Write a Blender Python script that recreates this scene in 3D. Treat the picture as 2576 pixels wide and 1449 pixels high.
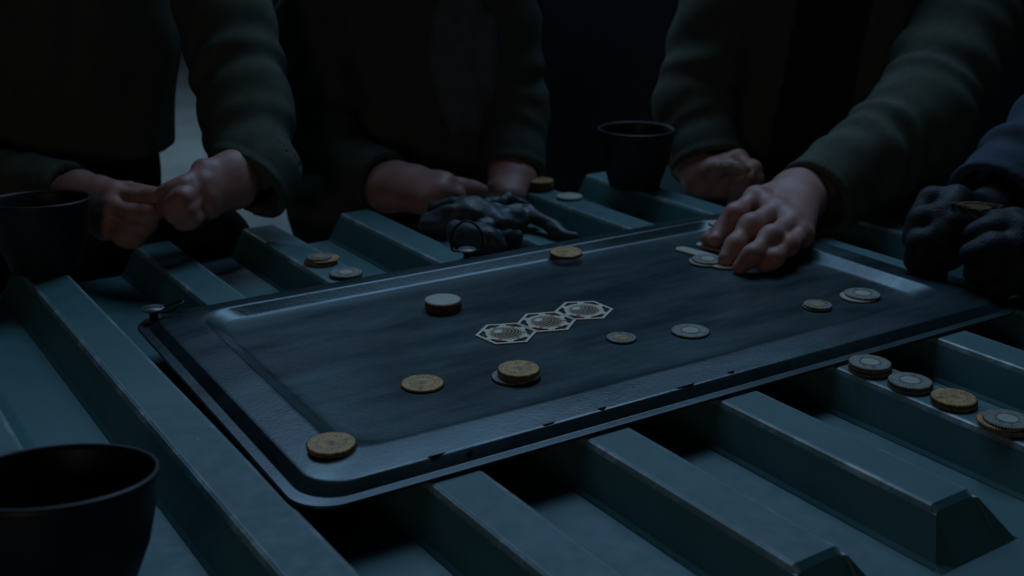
import bpy, bmesh, math, random
import numpy as np
from mathutils import Vector, Matrix
for o in list(bpy.data.objects): bpy.data.objects.remove(o, do_unlink=True)
R = math.radians
scn = bpy.context.scene
COL = scn.collection
random.seed(7)

# ------------------------------------------------------------------ camera
ZT = 0.75                      # height of the rib tops of the table above the floor
CAMH = 0.3725                  # camera height above the rib tops
PITCH = 0.326844
FPX = 2889.28                  # focal length in pixels of a 2576 px wide frame
cam = bpy.data.cameras.new('camera'); camo = bpy.data.objects.new('camera', cam)
COL.objects.link(camo); scn.camera = camo
cam.sensor_width = 36; cam.lens = FPX / 2576 * 36
camo.location = (0, 0, ZT + CAMH); camo.rotation_euler = (math.pi/2 - PITCH, 0, 0)
cam.dof.use_dof = True; cam.dof.focus_distance = 0.93; cam.dof.aperture_fstop = 7.0
cam.clip_start = .02

# ------------------------------------------------------------------ light
w = bpy.data.worlds.new('night'); scn.world = w; w.use_nodes = True
w.node_tree.nodes['Background'].inputs[0].default_value = (.45, .7, 1, 1)
w.node_tree.nodes['Background'].inputs[1].default_value = .0022
def area(name, loc, target, sx, sy, watts, col, spread=180):
    l = bpy.data.lights.new(name, 'AREA'); l.shape = 'RECTANGLE'; l.size = sx; l.size_y = sy
    l.energy = watts; l.color = col; l.spread = R(spread)
    o = bpy.data.objects.new(name, l); COL.objects.link(o); o.location = loc
    d = Vector(target) - Vector(loc); o.rotation_euler = d.to_track_quat('-Z', 'Y').to_euler()
    return o
area('roof_opening_light', (.35, 2.40, 2.75), (.10, .95, ZT), 1.2, 1.0, 16.8, (.393, .635, 1.0))
area('roof_opening_light', (-.85, 3.05, 2.80), (-.05, .95, ZT), .8, .8, 7.6, (.393, .635, 1.0))
area('yard_lamp_light', (-1.9, 4.9, 2.4), (-1.5, 5.4, 0), .5, .5, 18.5, (.47, .75, 1.0))
area('doorway_light', (-2.0, 3.2, 2.9), (-.1, .95, ZT), .6, .6, 1.6, (.40, .68, 1.0))
area('low_fill_light', (-.6, -1.7, 1.35), (-.3, 1.4, .9), .5, .5, 1.8, (1.0, .84, .76))  # added fill from behind the camera, brightens torsos and rib walls
scn.view_settings.view_transform = 'Standard'; scn.view_settings.look = 'None'
scn.view_settings.exposure = 0; scn.view_settings.gamma = 1; scn.view_settings.use_curve_mapping = False

# ------------------------------------------------------------------ helpers
def ray(x, y):
    X, Y = x - 1288, y - 724.5; c, s = math.cos(PITCH), math.sin(PITCH)
    return Vector((X, FPX*c - Y*s, -FPX*s - Y*c))
def PY(x, y, wy):              # the point at distance wy in front of the camera
    d = ray(x, y); return d * (wy / d.y) + Vector((0, 0, ZT + CAMH))
def PZ(x, y, z):               # the point at height z above the rib tops
    d = ray(x, y); return d * ((CAMH - z) / -d.z) + Vector((0, 0, ZT + CAMH))
def tag(o, label=None, cat=None, group=None, kind=None):
    if label: o['label'] = label
    if cat: o['category'] = cat
    if group: o['group'] = group
    if kind: o['kind'] = kind
    return o
def empty(name, loc=(0, 0, 0), rz=0):
    o = bpy.data.objects.new(name, None); COL.objects.link(o); o.location = loc
    o.rotation_euler = (0, 0, rz); o.empty_display_size = .02; return o
def new_obj(name, me, mat=None, parent=None, smooth=False):
    o = bpy.data.objects.new(name, me); COL.objects.link(o)
    if mat is not None and not me.materials: me.materials.append(mat)
    if parent is not None: o.parent = parent
    if smooth: me.polygons.foreach_set('use_smooth', [True]*len(me.polygons))
    return o
def mesh(name, v, f):
    me = bpy.data.meshes.new(name); me.from_pydata([tuple(p) for p in v], [], f); me.update(); return me
def bm_mesh(name, bm):
    me = bpy.data.meshes.new(name); bm.normal_update(); bm.to_mesh(me); bm.free(); return me
def box_bm(bm, x0, x1, y0, y1, z0, z1):
    vs = [bm.verts.new(p) for p in ((x0,y0,z0),(x1,y0,z0),(x1,y1,z0),(x0,y1,z0),(x0,y0,z1),(x1,y0,z1),(x1,y1,z1),(x0,y1,z1))]
    for q in ((0,3,2,1),(4,5,6,7),(0,1,5,4),(1,2,6,5),(2,3,7,6),(3,0,4,7)): bm.faces.new([vs[i] for i in q])
def lathe(name, prof, n=64, close=False):
    v, f = [], []
    for r, z in prof:
        for k in range(n):
            a = 2*math.pi*k/n; v.append((r*math.cos(a), r*math.sin(a), z))
    m = len(prof)
    for i in range(m-1 if not close else m):
        j = (i+1) % m
        for k in range(n):
            k2 = (k+1) % n; f.append((i*n+k, i*n+k2, j*n+k2, j*n+k))
    return mesh(name, v, f)
def tube(name, pts, r, n=10, closed=False):
    pts = [Vector(p) for p in pts]; v, f = [], []; m = len(pts); nrm = None
    for i, p in enumerate(pts):
        a = pts[(i-1) % m] if (closed or i) else p; b = pts[(i+1) % m] if (closed or i < m-1) else p
        t = (b - a).normalized()
        if nrm is None: nrm = t.orthogonal().normalized()
        nrm = (nrm - t*nrm.dot(t)).normalized(); bn = t.cross(nrm)
        rr = r[i] if isinstance(r, (list, tuple)) else r
        for k in range(n):
            q = 2*math.pi*k/n; v.append(p + (nrm*math.cos(q) + bn*math.sin(q))*rr)
    for i in range(m if closed else m-1):
        j = (i+1) % m
        for k in range(n): f.append((i*n+k, i*n+(k+1) % n, j*n+(k+1) % n, j*n+k))
    if not closed:
        f.append(tuple(range(n))[::-1]); f.append(tuple((m-1)*n+k for k in range(n)))
    return mesh(name, v, f)

# ------------------------------------------------------------------ materials
class N:
    def __init__(s, name):
        s.m = bpy.data.materials.new(name); s.m.use_nodes = True; s.t = s.m.node_tree
        s.b = s.t.nodes['Principled BSDF']; s.co = None
    def n(s, kind, **kw):
        x = s.t.nodes.new('ShaderNode' + kind)
        for k, v in kw.items():
            if hasattr(x, k): setattr(x, k, v)
            else: x.inputs[k.replace('_', ' ')].default_value = v
        return x
    def l(s, a, b): s.t.links.new(a, b)
    def obj(s):
        if s.co is None: s.co = s.n('TexCoord')
        return s.co.outputs['Object']
    def noise(s, scale, detail=4, rough=.6, vec=None, dist=0):
        x = s.n('TexNoise'); x.inputs['Scale'].default_value = scale; x.inputs['Detail'].default_value = detail
        x.inputs['Roughness'].default_value = rough; x.inputs['Distortion'].default_value = dist
        s.l(vec or s.obj(), x.inputs['Vector']); return x.outputs['Fac']
    def ramp(s, fac, stops):
        x = s.n('ValToRGB'); e = x.color_ramp.elements
        while len(e) < len(stops): e.new(.5)
        for i, (p, c) in enumerate(stops):
            e[i].position = p; e[i].color = (c, c, c, 1) if not isinstance(c, tuple) else (*c, 1)
        s.l(fac, x.inputs[0]); return x.outputs[0]
    def math(s, op, a, b=None, clamp=False):
        x = s.n('Math', operation=op); x.use_clamp = clamp
        for i, q in enumerate((a, b)):
            if q is None: continue
            if isinstance(q, (int, float)): x.inputs[i].default_value = q
            else: s.l(q, x.inputs[i])
        return x.outputs[0]
    def mix(s, fac, a, b):
        x = s.n('Mix', data_type='RGBA')
        for i, q in ((0, fac), (6, a), (7, b)):
            if isinstance(q, (int, float)): x.inputs[i].default_value = q
            elif isinstance(q, tuple): x.inputs[i].default_value = (*q, 1)
            else: s.l(q, x.inputs[i])
        return x.outputs[2]
    def bump(s, h, strength=.3, dist=.001):
        x = s.n('Bump'); x.inputs['Strength'].default_value = strength; x.inputs['Distance'].default_value = dist
        s.l(h, x.inputs['Height']); s.l(x.outputs[0], s.b.inputs['Normal'])
    def set(s, col=None, rough=None, metal=None, spec=None):
        for nm, q in (('Base Color', col), ('Roughness', rough), ('Metallic', metal), ('Specular IOR Level', spec)):
            if q is None: continue
            if isinstance(q, (int, float)): s.b.inputs[nm].default_value = q
            elif isinstance(q, tuple): s.b.inputs[nm].default_value = (*q, 1)
            else: s.l(q, s.b.inputs[nm])
        return s.m

def mat_paint():               # blue-grey painted sheet, rib edges rubbed pale with a painted highlight
    s = N('blue_grey_paint'); sp = s.n('SeparateXYZ'); s.l(s.obj(), sp.inputs[0])
    ax = s.math('ABSOLUTE', sp.outputs[0]); ed = s.math('ABSOLUTE', s.math('SUBTRACT', ax, .0195))
    near = s.ramp(ed, [(.0008, 1.0), (.0020, 0.0)])
    oi = s.n('ObjectInfo'); off = s.n('VectorMath', operation='ADD'); sc_ = s.n('VectorMath', operation='SCALE'); s.l(oi.outputs['Location'], sc_.inputs[0]); sc_.inputs['Scale'].default_value = 3.7
    s.l(s.obj(), off.inputs[0]); s.l(sc_.outputs[0], off.inputs[1])
    pat = s.ramp(s.noise(22, 6, .7, vec=off.outputs[0], dist=.4), [(.50, .30), (.64, 1.0)])  # low end keeps a continuous painted highlight between the worn patches
    top = s.ramp(sp.outputs[2], [(.0, 0.0), (.0001, 1.0)])
    top = s.math('GREATER_THAN', sp.outputs[2], -.0045)
    wear_glint = s.math('MULTIPLY', s.math('MULTIPLY', near, pat), top)
    fl = s.ramp(s.noise(95, 2, .5, vec=off.outputs[0]), [(.785, 0.0), (.80, 1.0)])
    wear_glint = s.math('MAXIMUM', wear_glint, s.math('MULTIPLY', fl, .55))
    base = s.ramp(s.noise(9, 6, .6), [(.3, (.054, .155, .155)), (.7, (.068, .186, .185))])
    s.set(s.mix(wear_glint, base, (.55, .64, .63)), s.mix(wear_glint, s.ramp(s.noise(60, 5, .6), [(.3, .42), (.7, .6)]), (.25, .25, .25)), 0, .45)
    s.bump(s.noise(420, 3, .6), .12, .0006); return s.m
def mat_tray():                # dark steel, worn and slightly oily
    s = N('dark_worn_steel')
    st = s.n('Mapping'); s.l(s.obj(), st.inputs[0]); st.inputs['Scale'].default_value = (1, 3.2, 1)
    big = s.noise(5.5, 6, .62, vec=st.outputs[0], dist=.8)
    base = s.ramp(big, [(.32, (.018, .036, .039)), (.5, (.031, .066, .069)), (.72, (.052, .108, .107))])
    scr = s.n('Mapping'); s.l(s.obj(), scr.inputs[0]); scr.inputs['Scale'].default_value = (18, 130, 60); scr.inputs['Rotation'].default_value = (0, 0, .5)
    sc = s.ramp(s.noise(3.2, 3, .6, vec=scr.outputs[0], dist=1.4), [(.70, 0.0), (.74, 1.0)])
    col = s.mix(s.math('MULTIPLY', sc, .35), base, (.20, .23, .23))
    rust = s.ramp(s.noise(16, 6, .7), [(.66, 0.0), (.73, 1.0)])
    col = s.mix(s.math('MULTIPLY', rust, .5), col, (.09, .06, .04))
    s.set(col, s.ramp(s.noise(7, 7, .65, vec=st.outputs[0]), [(.3, .24), (.7, .40)]), .38, .6)
    h = s.math('ADD', s.math('MULTIPLY', s.noise(330, 4, .6), .35), s.math('MULTIPLY', s.noise(22, 3, .5), .65))
    s.bump(h, .30, .0014); return s.m
def mat_simple(name, col, rough=.6, metal=0, var=.25, scale=60, bump=.15, spec=.5, bs=None, bd=.0006):
    s = N(name); lo = tuple(c*(1-var) for c in col); hi = tuple(min(1, c*(1+var)) for c in col)
    s.set(s.ramp(s.noise(scale, 5, .6), [(.3, lo), (.7, hi)]), rough, metal, spec)
    if bump: s.bump(s.noise(bs or scale*6, 3, .6), bump, bd)
    return s.m
def mat_chip(name, a, b, metal):   # radial brushing of a turned chip face
    s = N(name); sp = s.n('SeparateXYZ'); s.l(s.obj(), sp.inputs[0])
    ang = s.math('ARCTAN2', sp.outputs[1], sp.outputs[0])
    r2 = s.math('SQRT', s.math('ADD', s.math('POWER', sp.outputs[0], 2), s.math('POWER', sp.outputs[1], 2)))
    cb = s.n('CombineXYZ'); s.l(s.math('MULTIPLY', ang, 9), cb.inputs[0]); s.l(s.math('MULTIPLY', r2, 60), cb.inputs[1])
    rad = s.noise(2.2, 4, .65, vec=cb.outputs[0]); blot = s.noise(170, 4, .6)
    f = s.math('ADD', s.math('MULTIPLY', rad, .6), s.math('MULTIPLY', blot, .4))
    s.set(s.ramp(f, [(.40, a), (.58, b)]), s.ramp(blot, [(.3, .38), (.7, .6)]), metal, .5)
    s.bump(rad, .25, .0006); return s.m
def mat_cloth(name, col, var=.22):
    s = N(name); lo = tuple(c*(1-var) for c in col); hi = tuple(c*(1+var) for c in col)
    s.set(s.ramp(s.noise(38, 6, .7), [(.3, lo), (.7, hi)]), .92, 0, .15)
    s.bump(s.math('ADD', s.noise(900, 2, .6), s.math('MULTIPLY', s.noise(60, 4, .6), 1.4)), .35, .0012)
    return s.m
def mat_skin():
    s = N('skin'); f = s.noise(42, 5, .6)
    s.set(s.ramp(f, [(.3, (.40, .20, .155)), (.7, (.51, .285, .235))]), .5, 0, .4)
    s.b.inputs['Subsurface Weight'].default_value = .12; s.b.inputs['Subsurface Radius'].default_value = (.006, .002, .001)
    s.b.inputs['Subsurface Scale'].default_value = .5
    s.bump(s.math('ADD', s.noise(520, 3, .6), s.noise(110, 3, .6)), .22, .0009); return s.m
def mat_leather(name, lo, hi, r0, r1):
    s = N(name)
    s.set(s.ramp(s.noise(30, 5, .6), [(.3, lo), (.7, hi)]), s.ramp(s.noise(80, 4, .6), [(.3, r0), (.7, r1)]), 0, .55)
    s.bump(s.math('ADD', s.math('MULTIPLY', s.noise(75, 5, .65), 1.6), s.noise(420, 3, .6)), .5, .0016); return s.m
M = dict(paint=mat_paint(), tray=mat_tray(), skin=mat_skin(), leather=mat_leather('lit_black_leather', (.028, .040, .043), (.068, .090, .092), .34, .52), glove=mat_leather('shaded_black_leather', (.008, .010, .012), (.020, .025, .028), .5, .66),  # shade painted into the gloved hands' leather; the loose gloves get a lit tone
    brass=mat_chip('aged_brass', (.21, .12, .038), (.62, .385, .125), .15),
    silver=mat_chip('dull_nickel', (.12, .125, .105), (.29, .295, .245), .15),
    pale=mat_simple('pale_enamel', (.47, .47, .36), .55, 0, .12, 90),
    brown=mat_simple('brown_bronze', (.16, .115, .07), .5, .2, .3, 120),
    bore=mat_simple('grey_bore', (.22, .21, .20), .6, 0, .2, 200),
    groove=mat_simple('dark_groove', (.045, .042, .035), .7, 0, .2, 200),
    card=mat_simple('bone_white_card', (.78, .70, .50), .55, 0, .08, 120, .08),
    red=mat_simple('red_enamel', (.62, .07, .09), .5, 0, .1, 200, 0),
    iron=mat_simple('black_iron', (.020, .021, .022), .42, .5, .3, 150, .2),
    zinc=mat_simple('worn_zinc', (.20, .20, .19), .45, .5, .3, 200, .25),
    cup=mat_simple('dark_enamel_cup', (.010, .011, .012), .48, .0, .3, 70, .12),
    jacket=mat_cloth('olive_wool', (.088, .105, .078)), jacket2=mat_cloth('deep_olive_wool', (.074, .090, .072)), dark=mat_cloth('dark_wool', (.030, .034, .032)),
    shirt=mat_cloth('grey_shirt', (.13, .145, .15)), trousers=mat_cloth('drab_trousers', (.080, .098, .080)),
    navy=mat_cloth('navy_knit', (.052, .078, .100)), strap=mat_simple('dark_strap', (.02, .02, .02), .6),
    concrete=mat_simple('concrete', (.33, .34, .33), .9, 0, .18, 2.5, .3, .2, 60, .004),
    wall_dark=mat_simple('dark_wall', (.022, .023, .024), .9, 0, .3, 3, .3, .2, 40, .004),  # near-black wall colour
    steel=mat_simple('grey_steel', (.10, .11, .115), .5, .4, .2, 30))

M['glove'].node_tree.nodes['Principled BSDF'].inputs['Specular IOR Level'].default_value = .28
# ------------------------------------------------------------------ the setting
bm = bmesh.new(); box_bm(bm, -7, 6, -3, 9, -.12, 0)
tag(new_obj('floor', bm_mesh('floor', bm), M['concrete']), kind='structure')
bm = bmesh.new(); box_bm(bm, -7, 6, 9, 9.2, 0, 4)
tag(new_obj('wall_back', bm_mesh('wall_back', bm), M['wall_dark']), kind='structure')
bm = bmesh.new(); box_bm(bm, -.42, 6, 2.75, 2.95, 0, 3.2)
tag(new_obj('wall_right', bm_mesh('wall_right', bm), M['wall_dark']), kind='structure')

# ------------------------------------------------------------------ table of ribbed sheet
TH = .588074
TABLE = empty('ribbed_table', (0, 0, 0), TH)      # local x runs across the ribs, local y along them
tag(TABLE, 'blue-grey ribbed sheet metal panel laid as a table under the dark tray', 'table')
PITCHR, W_TOP, RIB_H, RIB_S, X0 = .127993, .040948, .03174, .01825, .207896
V0, V1 = .398, 1.274
def rib_mesh():
    hw = W_TOP/2; b = .0030; fl = .0005
    def side(sg):
        return [(sg*(hw-b), 0), (sg*(hw-.0009), -.0009), (sg*(hw+.0012), -.0042), (sg*(hw+RIB_S-.0026), -RIB_H+.0034), (sg*(hw+RIB_S), -RIB_H+.0008), (sg*(hw+RIB_S+fl), -RIB_H+.0001)]
    prof = side(-1)[::-1] + side(1); v, f = [], []
    rows = []
    def row(y, zs, yo):         # yo: how far the row leans out with depth
        r = []
        for x, z in prof: r.append(len(v)); v.append((x, y - yo*(-z/RIB_H), z*zs))
        rows.append(r)
    row(V1, 1, 0); n = 30
    for i in range(1, n): row(V1 + (V0 + .012 - V1)*i/n, 1, 0)
    row(V0+.006, 1, .004); row(V0+.0015, 1, .012)
    for a, bb in zip(rows[:-1], rows[1:]):
        for i in range(len(prof)-1): f.append((a[i], a[i+1], bb[i+1], bb[i]))
    # sloping front end
    last = rows[-1]; k = len(prof)
    r2 = []
    for x, z in prof:
        t = 1 if z < -.02 else .0; r2.append(len(v)); v.append((x*1.0, V0 - .003 - .018*(-z/RIB_H)*1.0 - .0, z - .0035 if z > -.003 else z))
    for i in range(k-1): f.append((last[i], last[i+1], r2[i+1], r2[i]))
    r3 = [];
    for x, z in prof: r3.append(len(v)); v.append((x*1.08, V0 - .026, -RIB_H+.0001))
    for i in range(k-1): f.append((r2[i], r2[i+1], r3[i+1], r3[i]))
    return mesh('rib', v, f)
RM = rib_mesh()
for i in range(-3, 8):
    o = new_obj('rib', RM, M['paint'], TABLE); o.location = (X0 + W_TOP/2 + i*PITCHR, 0, ZT)
bm = bmesh.new(); box_bm(bm, -.26, 1.185, .12, V1, -RIB_H-.003, -RIB_H)
o = new_obj('sheet', bm_mesh('sheet', bm), M['paint'], TABLE); o.location = (0, 0, ZT)
for x, y in ((-.21, .2), (-.21, 1.2), (1.13, .2), (1.13, 1.2)):
    bm = bmesh.new(); box_bm(bm, x-.025, x+.025, y-.025, y+.025, 0, ZT-RIB_H-.003); new_obj('leg', bm_mesh('leg', bm), M['steel'], TABLE)

# ------------------------------------------------------------------ tray
TA = R(31.9); A0, A1, B0, B1 = .227, .962, .614, 1.034
TRAY = empty('steel_tray', (0, 0, ZT), TA)        # local x = long side, local y = short side
tag(TRAY, 'large dark steel tray with a raised rim lying across the ribs', 'tray')
FLOOR_Z, RIM_Z = .0042, .0122
def rounded(x0, x1, y0, y1, r, nc=14, ns=40):
    pts = []
    for (cx, cy, a0) in ((x1-r, y1-r, 0), (x0+r, y1-r, 90), (x0+r, y0+r, 180), (x1-r, y0+r, 270)):
        for k in range(nc+1):
            a = R(a0 + 90*k/nc); pts.append((cx + r*math.cos(a), cy + r*math.sin(a)))
    out = []; m = len(pts)
    for i, p in enumerate(pts):           # add points along the straight sides
        out.append(p); q = pts[(i+1) % m]
        if i % (nc+1) == nc:
            for k in range(1, ns): out.append((p[0]+(q[0]-p[0])*k/ns, p[1]+(q[1]-p[1])*k/ns))
    return out
prof = [(0, .0010, .030), (0, .0022, .030), (.0005, .0029, .030), (.0010, .0030, .030), (.0078, .0030, .030), (.0086, .0031, .030), (.0092, .0036, .030), (.0096, .0041, .030),
        (.0160, .0080, .028), (.0166, .0086, .028), (.0174, .0090, .028), (.0184, .0093, .028), (.0200, .0095, .027), (.034, .0113, .028), (.045, .0127, .030), (.0480, .0129, .031), (.0498, .0126, .031), (.0512, .0118, .032),
        (.0600, .0060, .033), (.0618, .0051, .033), (.0640, .0045, .034), (.067, .0042, .035), (.074, .0042, .035)]
v, f = [], []; loops = []
for ins, z, r in prof:
    # the back and right rims are a little narrower / wider than the others
    kx = 1.0
    pts = rounded(A0+ins, A1-ins*1.06, B0+ins, B1-ins*.86, max(.004, r))
    loops.append(len(v)); v += [(x, y, z + .0007*math.sin(9*x)*math.sin(13*y)*(ins > .02)) for x, y in pts]
n = len(pts)
for a, b in zip(loops[:-1], loops[1:]):
    for k in range(n): f.append((a+k, a+(k+1) % n, b+(k+1) % n, b+k))
f.append(tuple(loops[-1]+k for k in range(n)))
me = mesh('tray_panel', v, f); me.polygons.foreach_set('use_smooth', [True]*(len(f)-1)+[False])
tp = new_obj('tray_panel', me, M['tray'], TRAY)
sm = tp.modifiers.new('thick', 'SOLIDIFY'); sm.thickness = .0012; sm.offset = -1
# paint flakes curling off the front rim
for k, (x, y, L) in enumerate(((.325, .6335, .016), (.355, .630, .006), (.42, .634, .012), (.545, .634, .020), (.60, .636, .008), (.47, .635, .009))):
    pts = []; m = 9
    vv, ff = [], []
    for i in range(m):
        t = i/(m-1); wdt = .0022*math.sin(math.pi*t)**.6*(1+.3*math.sin(5*t+k))
        for j, s in enumerate((0, 1)): vv.append((x + L*t, y - s*wdt, .0094 + s*.0013*math.sin(math.pi*t) + .0004))
    for i in range(m-1): ff.append((2*i, 2*i+1, 2*i+3, 2*i+2))
    o = new_obj('paint_flake', mesh('paint_flake', vv, ff), M['tray'], TRAY, True)
def T2W(a, b, z): return Vector((a*math.cos(TA) - b*math.sin(TA), a*math.sin(TA) + b*math.cos(TA), ZT + z))
# swivel rings on the back flange
def ring_stud(name, loc, rz, up, label):
    root = empty(name, loc, rz)
    new_obj('washer', lathe('washer', [(.0, .0), (.0085, .0), (.0085, .0009), (.0065, .0016), (.0, .0016)], 28), M['zinc'], root, False)
    new_obj('post', lathe('post', [(.0, .0014), (.0042, .0014), (.0038, .006), (.0048, .0085), (.0085, .0105), (.0, .0105)], 24), M['iron'], root, True)
    new_obj('head', lathe('head', [(.0, .0104), (.0098, .0104), (.0105, .0112), (.0100, .0124), (.0, .0128)], 28), M['zinc'], root, True)
    ch = bmesh.new(); box_bm(ch, -.008, .008, -.0009, .0009, .0125, .0130); new_obj('slot', bm_mesh('slot', ch), M['groove'], root)
    if up:
        pts = [(-.0135, 0, .0105), (-.0165, 0, .014), (-.0165, 0, .026), (-.0135, 0, .0345), (-.007, 0, .041), (0, 0, .0435), (.007, 0, .041), (.0135, 0, .0345), (.0165, 0, .026), (.0165, 0, .014), (.0135, 0, .0105), (0, 0, .0095)]
    else:
        pts = [(.004+.014*math.cos(t)+.010, .010*math.sin(t), .0108 + .006*max(0, math.cos(t))) for t in [2*math.pi*k/14 for k in range(14)]]
    cur = []
    m = len(pts)
    for i in range(m):              # smooth the loop
        p0, p1, p2, p3 = [Vector(pts[(i+j-1) % m]) for j in range(4)]
        for t in (0, .33, .66):
            cur.append(.5*((2*p1) + (p2-p0)*t + (2*p0-5*p1+4*p2-p3)*t*t + (3*p1-p0-3*p2+p3)*t**3))
    new_obj('ring', tube('ring', cur, .0013, 8, True), M['iron'], root, True)
    tag(root, label, 'ring stud'); return root
b = PZ(1175, 654, .003); ring_stud('swivel_ring_stud', (b.x, b.y, ZT+.003), R(4), True, 'black swivel ring standing upright on a stud at the back edge of the tray')
b = PZ(388, 806, .003); ring_stud('swivel_ring_stud', (b.x, b.y, ZT+.003), R(10), False, 'black swivel ring folded down on a stud at the left corner of the tray')

# ------------------------------------------------------------------ gaming chips
def chip_body(rad, th, teeth, flat):
    v, f = [], []; n = teeth*2
    prof = [(.0, 0), (rad-.0016, 0), (rad-.0002, .0004), (rad, th*.35), (rad, th-.0004), (rad-.0007, th), (rad-.0030, th+.00005), (.0, th)] if flat else \
           [(.0, 0), (rad-.0016, 0), (rad-.0002, .0004), (rad, th*.35), (rad, th-.0004), (rad-.0006, th), (rad-.0028, th), (rad-.0031, th-.00018), (.0, th-.00018)]
    for i, (r, z) in enumerate(prof):
        for k in range(n):
            a = 2*math.pi*k/n; q = r
            if 1 < i < len(prof)-2: q = r - (.0008 if k % 2 else 0)*(r > rad*.9)
            v.append((q*math.cos(a), q*math.sin(a), z))
    m = len(prof)
    for i in range(m-1):
        for k in range(n): f.append((i*n+k, i*n+(k+1) % n, (i+1)*n+(k+1) % n, (i+1)*n+k))
    return mesh('gaming_chip', v, f)
def annulus(name, r0, r1, z0, z1, n=48):
    return lathe(name, [(r0, z0), (r1, z0), (r1, z1), (r0, z1)], n, True)
def disc(name, r, z0, z1, n=40): return lathe(name, [(0, z0), (r, z0), (r-.0002, z1), (0, z1)], n)
def dashes(name, r, n, ln, wd, z0, z1):
    v, f = [], []
    for k in range(n):
        a = 2*math.pi*k/n; L = ln*(1.3 if k % 3 == 0 else .6)
        ring = [(r-wd/2, -L), (r-wd/2, L), (r+wd/2, L), (r+wd/2, -L)]; b0 = len(v)
        for z in (z0, z1):
            for rr, da in ring: v.append((rr*math.cos(a+da/r), rr*math.sin(a+da/r), z))
        f += [(b0+4, b0+5, b0+6, b0+7)] + [(b0+i, b0+(i+1) % 4, b0+4+(i+1) % 4, b0+4+i) for i in range(4)]
    return mesh(name, v, f)
RB, RS, TK = .0175, .0136, .00195
CH = {}
def proto(kind):
    if kind in CH: return CH[kind]
    t = TK
    if kind == 'brass':
        body = chip_body(RB, t, 60, True); kids = [('rim_bore', annulus('rim_bore', .0021, .0031, t-.0003, t+.0002), M['brass']), ('bore', disc('bore', .0021, t-.0003, t+.0001), M['bore']), ('marks', dashes('marks', .0102, 14, .0011, .0006, t-.0002, t+.00008), M['groove'])]; mt = M['brass']
    elif kind == 'silver':
        body = chip_body(RB, t, 48, True); kids = [('inlay', disc('inlay', .0074, t-.0003, t+.0002), M['pale']), ('ring_groove', annulus('ring_groove', .0083, .0088, t-.0002, t+.0001), M['groove']), ('outer_groove', annulus('outer_groove', .0122, .0126, t-.0002, t+.00012), M['pale']), ('marks', dashes('marks', .0104, 9, .0012, .0006, t-.0002, t+.00012), M['pale'])]; mt = M['silver']
    elif kind == 'small':
        body = chip_body(RS, t, 36, True); kids = [('inlay', disc('inlay', .0066, t-.0003, t+.0002), M['brass']), ('ring_groove', annulus('ring_groove', .0072, .0076, t-.0002, t+.0001), M['groove']), ('outer_groove', annulus('outer_groove', .0098, .0102, t-.0002, t+.0001), M['groove'])]; mt = M['silver']
    elif kind == 'pale':
        body = chip_body(RB, t, 60, True); kids = [('rim_line', annulus('rim_line', .0158, .0161, t-.0002, t+.00012), M['bore'])]; mt = M['pale']
    else:
        body = chip_body(RB, t, 60, True); kids = [('rim_bore', annulus('rim_bore', .0021, .0031, t-.0003, t+.0002), M['brown'])]; mt = M['brown']
    body.materials.append(mt)
    for _, k, m_ in kids: k.materials.append(m_)
    CH[kind] = (body, kids); return CH[kind]
NAMES = {'brass': 'brass', 'silver': 'nickel grey', 'small': 'small nickel grey brass-centred', 'pale': 'plain pale', 'brown': 'dark bronze'}
ORD = ['lowest', 'second lowest', 'third lowest', 'fourth lowest', 'fifth lowest', 'sixth lowest', 'seventh lowest']
def chip_stack(px, py, zbase, kinds, where, group, offs=None, tilt=None, single=None):
    """px, py: pixel of the centre of the top face; kinds listed from the bottom up"""
    n = len(kinds); ztop = zbase + n*TK; c = PZ(px, py, ztop)
    for i, k in enumerate(kinds):
        body, kids = proto(k); o = new_obj('gaming_chip', body)
        dx, dy = (offs[i] if offs else (random.uniform(-.0005, .0005), random.uniform(-.0005, .0005)))
        o.location = (c.x+dx, c.y+dy, ZT + zbase + i*TK); o.rotation_euler = (0, 0, random.uniform(0, 6.28))
        if tilt: o.rotation_euler = (tilt[0], tilt[1], 0)
        if tilt and i: o.location.z += 0
        pr = None
        for nm, me_, m_ in kids:
            q = new_obj(nm, me_, None, pr if nm == 'bore' else o)
            if nm == 'rim_bore': pr = q
        if n == 1: lab = f'{NAMES[k]} chip {where}'
        else:
            pos = 'topmost' if i == n-1 else ORD[i]
            lab = f'{NAMES[k]} chip, {pos} {where}'
        tag(o, lab, 'chip', group)
FZ = FLOOR_Z
G1, G2, G3 = 'chips on the tray', 'chips on the front ribs', 'chips on the back ribs'
chip_stack(835, 1113, RIM_Z, ['silver', 'brass'], "of the pair on the tray's near left corner", G1)
chip_stack(1064, 962, FZ, ['brass'], 'lying alone on the tray, left of the stack of four', G1)
chip_stack(1305, 926, FZ, ['silver', 'silver', 'silver', 'brass'], 'in the brass-topped stack at the middle of the tray', G1, [(-.0052, -.001), (.0009, -.0006), (0, 0), (0, .0006)])
chip_stack(1115, 752, FZ, ['brown', 'brown', 'brown', 'brown', 'pale'], 'in the pale-topped stack near the back of the tray', G1)
chip_stack(1424, 632, .0104, ['brown', 'brass'], "of the pair on the tray's back rim", G1, [(0, 0), (0, 0)], (R(3), 0))
chip_stack(1563, 847, FZ, ['small'], 'on the tray, to the right below the hexagon cards', G1)
chip_stack(1738, 830, FZ, ['silver'], 'with pale centre lying alone on the tray, right of the cards', G1)
chip_stack(2058, 764, FZ, ['small', 'small'], "of the small pair near the tray's right end", G1, [(-.001, 0), (0, 0)])
chip_stack(2170, 737, FZ, ['pale', 'silver'], "of the large pair near the tray's right rim", G1, [(-.0052, -.003), (0, 0)])
chip_stack(1781, 650, FZ, ['pale', 'silver'], 'of the pair under the reaching fingertips', G1, [(-.003, -.002), (0, 0)])
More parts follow.
